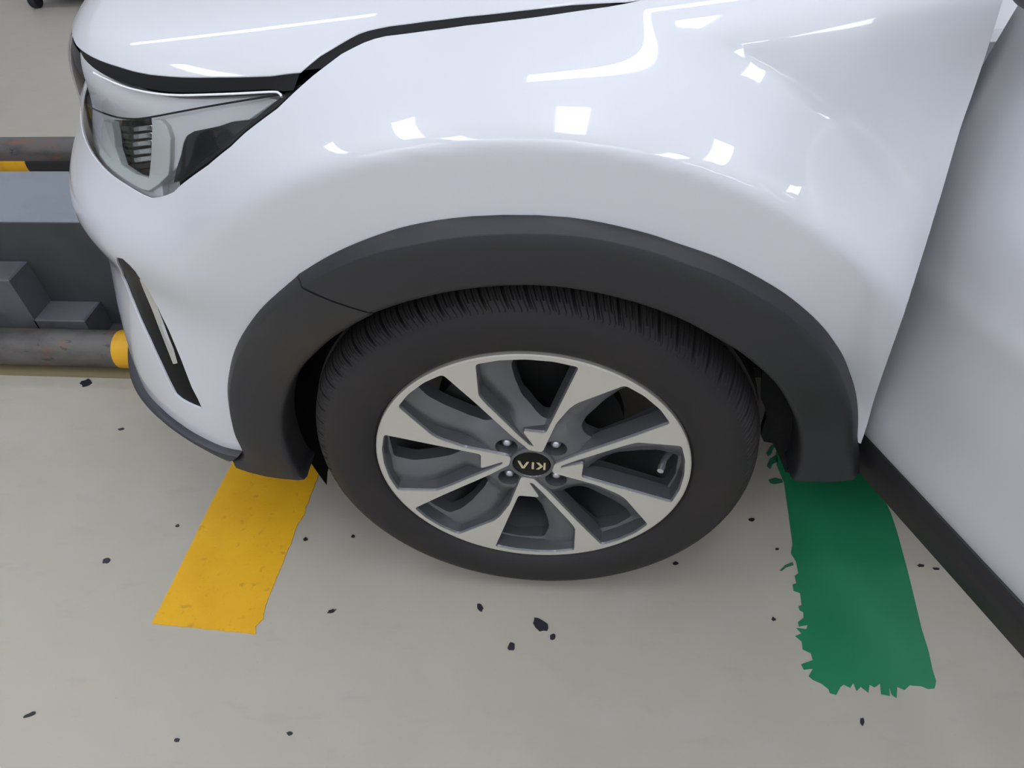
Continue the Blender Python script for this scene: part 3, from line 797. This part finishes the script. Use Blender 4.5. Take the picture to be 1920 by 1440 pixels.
# tyre: lathe with shoulder grooves cut into the tread
prof = [(0.2265, 0.016), (0.2282, 0.0065), (0.232, 0.001), (0.240, -0.006), (0.252, -0.011), (0.266, -0.0135), (0.278, -0.013), (0.288, -0.0105), (0.2965, -0.006),
        (0.298, -0.0045), (0.301, -0.0028), (0.305, 0.0005), (0.309, 0.0045), (0.3125, 0.009), (0.3155, 0.014), (0.318, 0.019), (0.3205, 0.026), (0.3225, 0.034), (0.324, 0.042), (0.3245, 0.046),
        (0.317, 0.0475), (0.317, 0.054), (0.3262, 0.0555), (0.3285, 0.090), (0.3285, 0.12), (0.324, 0.15), (0.312, 0.178), (0.29, 0.19), (0.25, 0.188), (0.228, 0.178)]
NP, PER = 72, 30
NT = NP * PER; k = len(prof); V = []; F = []
for i in range(NT):
    for q, (r, y) in enumerate(prof):
        u = min(max((q - 10) / 9.0, 0), 1)
        a = 2 * math.pi * (i - (1 - u) ** 2 * 14) / NT      # columns sweep back towards the sidewall
        if 10 <= q <= 19:                    # shoulder rows: curved lateral grooves and sipes
            ph = i % PER
            dep = 0
            if ph < 4 and q >= 11: dep = 0.0075 * min(1, (q - 10) / 3.0)
            elif ph in (12, 21) and q >= 13: dep = 0.0035
            elif ph in (8, 16, 26) and 10 <= q <= 14: dep = 0.0012
            r2, y2 = r - dep * (0.35 + 0.65 * u), y + dep * (1 - u) * 0.9
        else: r2, y2 = r, y
        z = 0.32 + r2 * math.sin(a)
        if z < 0: y2 += (0.0 if y2 > 0.05 else -0.002)
        V.append((r2 * math.cos(a), y2, max(z, 0.0005)))
for i in range(NT):
    j = (i + 1) % NT
    F += [(i * k + q, j * k + q, j * k + q + 1, i * k + q + 1) for q in range(k - 1)]
ty = mesh_obj('tyre', V, F, M['rubber'], rim); shade_auto(ty, 32)

# ---- open front door
ANG = math.radians(-65.6); U = np.array([math.cos(ANG), math.sin(ANG)]); W = np.array([-math.sin(ANG), math.cos(ANG)])
H0 = np.array([0.495, 0.077])
def door_pt(u, wd, z): p = H0 + U * u + W * wd; return (p[0], p[1], z)
ZD = [0.318, 0.33, 0.40, 0.50, 0.575, 0.60, 0.612, 0.625, 0.65, 0.72, 0.80, 0.87, 0.93, 0.97]
WD = [-0.001, -0.004, -0.008, -0.011, -0.012, -0.0125, -0.0112, -0.0090, -0.0060, 0.004, 0.020, 0.038, 0.058, 0.075]
ud = np.linspace(-0.10, 1.08, 60)
zz = np.concatenate([np.linspace(ZD[i], ZD[i + 1], 6)[:-1] for i in range(len(ZD) - 1)] + [[ZD[-1]]])
wwd = ncs(ZD, zz) @ np.array(WD)
def ufront(z):   # front edge sweeps back towards the mirror
    return -0.085
V = []; F = []
for i, u in enumerate(ud):
    for z, wv in zip(zz, wwd):
        uu = ufront(z) + (1.08 - ufront(z)) * i / 59.0
        end = 0.02 * (uu / 1.08) ** 4 
        V.append(door_pt(uu, wv + end, z))
nz = len(zz)
for i in range(59):
    for j in range(nz - 1): F.append((i * nz + j, (i + 1) * nz + j, (i + 1) * nz + j + 1, i * nz + j + 1))
door = mesh_obj('front_door', V, F, M['paint'], car)
md = door.modifiers.new('thickness', 'SOLIDIFY'); md.thickness = 0.02; md.offset = -1 if True else 1
# inner door card
mb = MB()
c = [door_pt(0.03, 0.03, 0.27), door_pt(1.05, 0.03, 0.27), door_pt(1.05, 0.10, 0.27), door_pt(0.03, 0.10, 0.27), door_pt(0.03, 0.085, 0.93), door_pt(1.05, 0.085, 0.93), door_pt(1.05, 0.13, 0.93), door_pt(0.03, 0.13, 0.93)]
mb.add(c, [(0, 3, 2, 1), (4, 5, 6, 7), (0, 1, 5, 4), (1, 2, 6, 5), (2, 3, 7, 6), (3, 0, 4, 7)])
mb.build('door_card', M['seal'], door)
# black strip along the door bottom
prof = [(0.020, 0.252), (0.0, 0.250), (-0.006, 0.256), (-0.009, 0.275), (-0.011, 0.298), (-0.010, 0.306), (-0.004, 0.318), (0.004, 0.322)]
V = []; F = []
for i, u in enumerate(np.linspace(-0.05, 1.06, 24)):
    V += [door_pt(u, a, z) for a, z in prof]
k = len(prof)
F = [(i * k + j, (i + 1) * k + j, (i + 1) * k + j + 1, i * k + j + 1) for i in range(23) for j in range(k - 1)] + [tuple(range(k))[::-1], tuple(23 * k + j for j in range(k))]
shade_auto(mesh_obj('door_sill_strip', V, F, mat('satin_black_strip', (0.016, 0.015, 0.017), 0.4), door), 30)
# window and mirror
V = [door_pt(0.22, 0.085, 0.97), door_pt(1.04, 0.085, 0.97), door_pt(1.0, 0.25, 1.42), door_pt(0.62, 0.25, 1.42),
     door_pt(0.22, 0.090, 0.97), door_pt(1.04, 0.090, 0.97), door_pt(1.0, 0.255, 1.42), door_pt(0.62, 0.255, 1.42)]
mesh_obj('door_window', V, [(0, 1, 2, 3), (7, 6, 5, 4), (0, 4, 5, 1), (1, 5, 6, 2), (2, 6, 7, 3), (3, 7, 4, 0)], M['window'], door, False)
mb = MB(); mb.tube([door_pt(0.16, 0.09, 0.96), door_pt(0.36, 0.16, 1.16), door_pt(0.60, 0.25, 1.43), door_pt(1.02, 0.25, 1.43), door_pt(1.06, 0.09, 0.97)], 0.018, 8); mb.build('window_frame', M['seal'], door, True)
def superell(name, c, ax, rx, ry, rz, material, parent, e=0.6):
    V = []; F = []; n, k = 28, 16
    sg = lambda v: math.copysign(abs(v) ** e, v)
    for i in range(k + 1):
        p = -math.pi / 2 + math.pi * i / k
        for j in range(n):
            q = 2 * math.pi * j / n
            l = np.array([rx * sg(math.cos(p)) * sg(math.cos(q)), ry * sg(math.cos(p)) * sg(math.sin(q)), rz * sg(math.sin(p))])
            V.append(np.array(c) + ax @ l)
    for i in range(k):
        for j in range(n): F.append((i * n + j, i * n + (j + 1) % n, (i + 1) * n + (j + 1) % n, (i + 1) * n + j))
    return mesh_obj(name, V, F, material, parent)
ax = np.column_stack([np.array([U[0], U[1], 0]), np.array([W[0], W[1], 0]), np.array([0, 0, 1])])
mirror_c = at((2105, -118), 1, 0.02)
superell('door_mirror', mirror_c, ax, 0.045, 0.085, 0.055, M['plastic'], door, 0.7)
# door hinge jamb seen in the gap
mb = MB()
mb.box(0.50, 0.56, 0.16, 0.30, 0.30, 0.78); mb.box(0.47, 0.64, 0.21, 0.62, 0.66, 0.845, 0.01); mb.build('hinge_pillar', M['paint'], car)

# ================================================================== FLOOR MARKINGS
def slab(name, pts2, th, material, z0=0.0):
    V2, F2 = cdt([[tuple(p) for p in pts2]])
    L = len(V2); V = [(p[0], p[1], z0 + th) for p in V2] + [(p[0], p[1], z0) for p in V2]
    F = [tuple(int(i) for i in f) for f in F2]
    for x, y in boundary_edges(F2): F.append((y, x, x + L, y + L))
    return mesh_obj(name, V, F, material, None, False)
random.seed(4)
def jag(pts, amp, sp=0.006, seed=1):
    rnd = random.Random(seed); P = densify(pts, sp, False); out = []
    for i, p in enumerate(P):
        k = amp if 0 < i < len(P) - 1 else 0
        out.append((p[0] + rnd.uniform(-k, k), p[1] + rnd.uniform(-k, k)))
    return out
fl_px = lambda L: [tuple(at(p, 2, 0.0)[:2]) for p in L]
YL = fl_px([(285, 1168), (325, 1090), (360, 1018), (398, 940), (435, 870)]); YR = fl_px([(596, 895), (586, 920), (573, 955), (571, 966), (560, 980), (545, 1020), (525, 1070), (505, 1118), (498, 1135), (494, 1160), (480, 1175), (480, 1188)])
YB = fl_px([(480, 1189), (460, 1187), (408, 1182), (350, 1176), (305, 1172), (285, 1170)])
tl, tr_ = YL[-1], YR[0]
pts = jag(YL, 0.0007, seed=3) + [(tl[0] + 0.004, 0.30), (-0.472, 0.306), (-0.464, 0.262)] + jag(YR, 0.0011, seed=5) + jag(YB, 0.0009, seed=7)
tag(slab('floor_marking', pts, 0.0012, M['yellow']), 'yellow painted floor stripe running under the front bumper', 'floor marking')
GL = [(1470, 905), (1478, 960), (1486, 1020), (1483, 1038), (1492, 1052), (1497, 1075), (1490, 1080), (1493, 1094), (1486, 1096), (1488, 1108), (1500, 1112), (1503, 1135), (1497, 1137), (1499, 1144), (1506, 1148), (1507, 1158),
      (1496, 1167), (1498, 1175), (1514, 1172), (1512, 1180), (1493, 1178), (1503, 1188), (1491, 1193), (1503, 1203), (1505, 1218), (1520, 1225), (1524, 1238), (1502, 1246), (1507, 1256), (1524, 1254), (1516, 1268), (1524, 1275), (1540, 1282),
      (1553, 1292), (1556, 1300), (1568, 1303), (1576, 1288), (1582, 1284), (1594, 1290), (1600, 1281), (1606, 1296), (1614, 1288), (1628, 1299), (1630, 1284), (1640, 1289), (1650, 1282), (1652, 1302), (1668, 1305), (1667, 1288), (1672, 1303), (1681, 1309), (1682, 1288),
      (1696, 1294), (1706, 1285), (1728, 1287), (1740, 1292), (1752, 1291), (1755, 1278), (1748, 1255), (1741, 1222), (1728, 1180), (1716, 1130), (1704, 1080), (1692, 1035), (1681, 995), (1670, 962), (1655, 930)]
gp = fl_px(GL)
pts = gp + [(0.625, 0.30), (0.626, 0.33), (0.54, 0.345), (0.46, 0.325), (0.456, 0.29)]
tag(slab('floor_tape', pts, 0.0010, M['green']), 'dark green floor tape strip with torn frayed edges beside the door', 'tape')
# torn fibres still stuck beside the tape
FR = [[(1437, 850), (1446, 836), (1455, 833), (1449, 843), (1446, 852), (1440, 856)], [(1438, 874), (1444, 860), (1456, 853), (1458, 866), (1449, 870), (1444, 880)], [(1441, 900), (1453, 896), (1466, 899), (1468, 905), (1452, 908), (1444, 906)],
      [(1462, 1070), (1472, 1060), (1486, 1054), (1488, 1060), (1474, 1064), (1466, 1071)]]
for i, q in enumerate(FR):
    o = slab('tape_shred', fl_px(q), 0.001, M['tapethin'])
    tag(o, ['farthest torn green shred between the tyre and the cladding foot', 'forked torn green shred just behind the cladding foot corner', 'flat torn green shred level with the cladding bottom edge',
            'thin curled green shred beside the middle of the tape edge'][i], 'tape shred', 'shreds of torn green tape')

# ------------------------------------------------------------------ scraps on the floor
def scrap(px, w_, h_, label, seed, ang=0.0):
    rnd = random.Random(seed); c = at(px, 2, 0.0); n = 11; pts = []
    for i in range(n):
        a = 2 * math.pi * i / n; r = rnd.uniform(0.6, 1.05)
        x, y = math.cos(a) * w_ * r * 1.3, math.sin(a) * h_ * r * 1.3
        pts.append((c[0] + x * math.cos(ang) - y * math.sin(ang), c[1] + x * math.sin(ang) + y * math.cos(ang)))
    o = slab('scrap', pts, 0.0016, M['scrap']); tag(o, label, 'scrap', 'black scraps on the floor')
SCR = [((1013, 1172), 0.015, 0.008, 'largest ragged black scrap on the floor in front of the wheel', -0.7), ((1036, 1194), 0.0045, 0.005, 'small black scrap touching the tail of the largest scrap', 0),
       ((900, 1140), 0.005, 0.007, 'black scrap on the floor left of and behind the largest scrap', 0.6), ((959, 1213), 0.006, 0.006, 'black scrap on the floor just in front of the largest scrap', 0.2),
       ((622, 1146), 0.0065, 0.0028, 'thin black scrap on the floor right of the yellow stripe end', 0.4), ((200, 1052), 0.007, 0.006, 'round black scrap on the floor left of the yellow stripe', 0),
       ((56, 1341), 0.008, 0.003, 'thin black scrap lying nearest the lower left corner', 0.5), ((332, 1388), 0.004, 0.003, 'left of two tiny scraps at the bottom edge of the view', 0), ((543, 1376), 0.004, 0.003, 'right of two tiny scraps at the bottom edge of the view', 0),
       ((1267, 1057), 0.004, 0.003, 'small black scrap right in front of the tyre', 0), ((1410, 975), 0.0052, 0.0035, 'small black scrap between tyre and green tape', 0),
       ((1450, 1161), 0.003, 0.003, 'tiny black scrap left of the middle of the green tape', 0), ((1616, 1354), 0.0025, 0.006, 'thin scrap in front of the green tape end', -0.2),
       ((1726, 1061), 0.005, 0.0025, 'left of two thin scraps between green tape and door strip', 0.1), ((1755, 1067), 0.005, 0.002, 'right of two thin scraps between green tape and door strip', -0.1),
       ((162, 718), 0.012, 0.012, 'black rubber lump on the floor at the foot of the near pipe', 0), ((227, 805), 0.006, 0.003, 'small black scrap on the floor below the front bumper lip', 0.2),
       ((333, 986), 0.004, 0.003, 'tiny black scrap beside the left edge of the yellow stripe', 0.5), ((1457, 1030), 0.003, 0.002, 'tiny black scrap beside the left edge of the green tape', 0),
       ((573, 1011), 0.004, 0.0035, 'tiny black scrap beside the right edge of the yellow stripe', 0), ((662, 1006), 0.0035, 0.003, 'tiny black scrap between yellow stripe and tyre', 0)]
for i, (p, a, b, lab, an) in enumerate(SCR): scrap(p, a, b, lab, 11 + i, an)

# ================================================================== GUARD RAIL IN FRONT OF THE CAR
XR0 = -0.90; YB_ = 0.665
guard = tag(empty('guard_rail', (-1.6, 0.9, 0)), 'low steel guard with worn pipes and blue-grey beam ahead of the bumper', 'guard rail')
def gpart(mb, name, m, smooth=False, sub=None):
    mb.v = [(a + 1.6, b - 0.9, c) for a, b, c in mb.v] if sub is None else [(a + 1.6, b - 0.9, c) for a, b, c in mb.v]
    return mb.build(name, m, sub or guard, smooth)
PR = 0.044; yc = 0.526
def pipe(yc_, zc, x0, x1): mb = MB(); mb.tube([(x0, yc_, zc), ((x0 + x1) / 2, yc_, zc), (x1, yc_, zc)], PR, 28); return mb
p1 = gpart(pipe(yc, PR + 0.006, -6, XR0), 'near_pipe', M['pipe'], True); shade_auto(p1)
mb = MB(); mb.tube([(at((220, 680), 1, 0.49)[0], yc, PR + 0.006), (XR0 - 0.002, yc, PR + 0.006)], PR + 0.0012, 28); shade_auto(gpart(mb, 'yellow_band', M['pyellow'], True))
mb = MB(); mb.box(-6, XR0, 0.478, 0.575, 0.0, 0.006); gpart(mb, 'base_plate', M['rib'])
mb = MB(); mb.box(-6, XR0, 0.575, YB_ - 0.0005, 0.0, 0.010); gpart(mb, 'tray', mat('dark_tray', (0.07, 0.07, 0.075), 0.6))
XB2 = at((52, 312), 1, 1.41)[0]
p2 = gpart(pipe(1.45, PR + 0.03, -6, XR0), 'far_pipe', M['pipe'], True); shade_auto(p2)
mb = MB(); mb.tube([(-2.6, 1.45, 0.04), (XB2, 1.45, 0.04)], 0.046, 24); shade_auto(gpart(mb, 'yellow_band', M['pyellow'], True))
mb = MB(); mb.tube([(XB2, 1.45, 0.04), (XR0 - 0.01, 1.45, 0.04)], 0.046, 24); shade_auto(gpart(mb, 'black_band', M['pblack'], True))
zb = at((60, 413), 1, YB_)[2]; yb2 = at((60, 320), 2, zb)[1]
mb = MB(); mb.box(-6, XR0, YB_, yb2, 0.0, zb, 0.004); gpart(mb, 'beam', M['beam'])
mb = MB(); mb.box(-6, XR0, YB_ - 0.003, YB_ - 0.0002, 0.0, zb - 0.006); gpart(mb, 'beam_front_shade', M['panel'])  # thin dark sheet painted in place of the beam front's shade
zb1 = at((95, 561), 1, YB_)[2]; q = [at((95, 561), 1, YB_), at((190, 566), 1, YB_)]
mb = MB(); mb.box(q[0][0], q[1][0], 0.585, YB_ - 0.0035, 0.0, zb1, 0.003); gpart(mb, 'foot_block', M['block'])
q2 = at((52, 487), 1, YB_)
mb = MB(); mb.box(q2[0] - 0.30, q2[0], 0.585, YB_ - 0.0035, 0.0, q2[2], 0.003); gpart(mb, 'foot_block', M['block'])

# ------------------------------------------------------------------ trolley at the far edge
tq = at((72, 14), 2, 0.0)
tro = tag(empty('trolley', (tq[0], tq[1], 0)), 'dark blue steel trolley on castors at the far floor', 'trolley')
mb = MB(); mb.box(-0.03, 0.80, -0.02, 0.03, 0.075, 0.125); mb.box(-0.03, 0.02, -0.02, 0.6, 0.075, 0.125); mb.box(0.75, 0.80, -0.02, 0.6, 0.075, 0.125); mb.box(-0.03, 0.80, 0.55, 0.60, 0.075, 0.125)
mb.box(-0.03, 0.80, -0.02, 0.60, 0.125, 0.14)
mb.build('frame', M['bluesteel'], tro)
for (x, y) in ((0.0, 0.0), (0.36, 0.0), (0.76, 0.0), (0.0, 0.56), (0.76, 0.56)):
    mb = MB(); mb.tube([(x - 0.018, y, 0.036), (x + 0.018, y, 0.036)], 0.036, 16); mb.box(x - 0.024, x + 0.024, y - 0.015, y + 0.015, 0.03, 0.08)
    mb.build('castor', M['scrap'], tro)
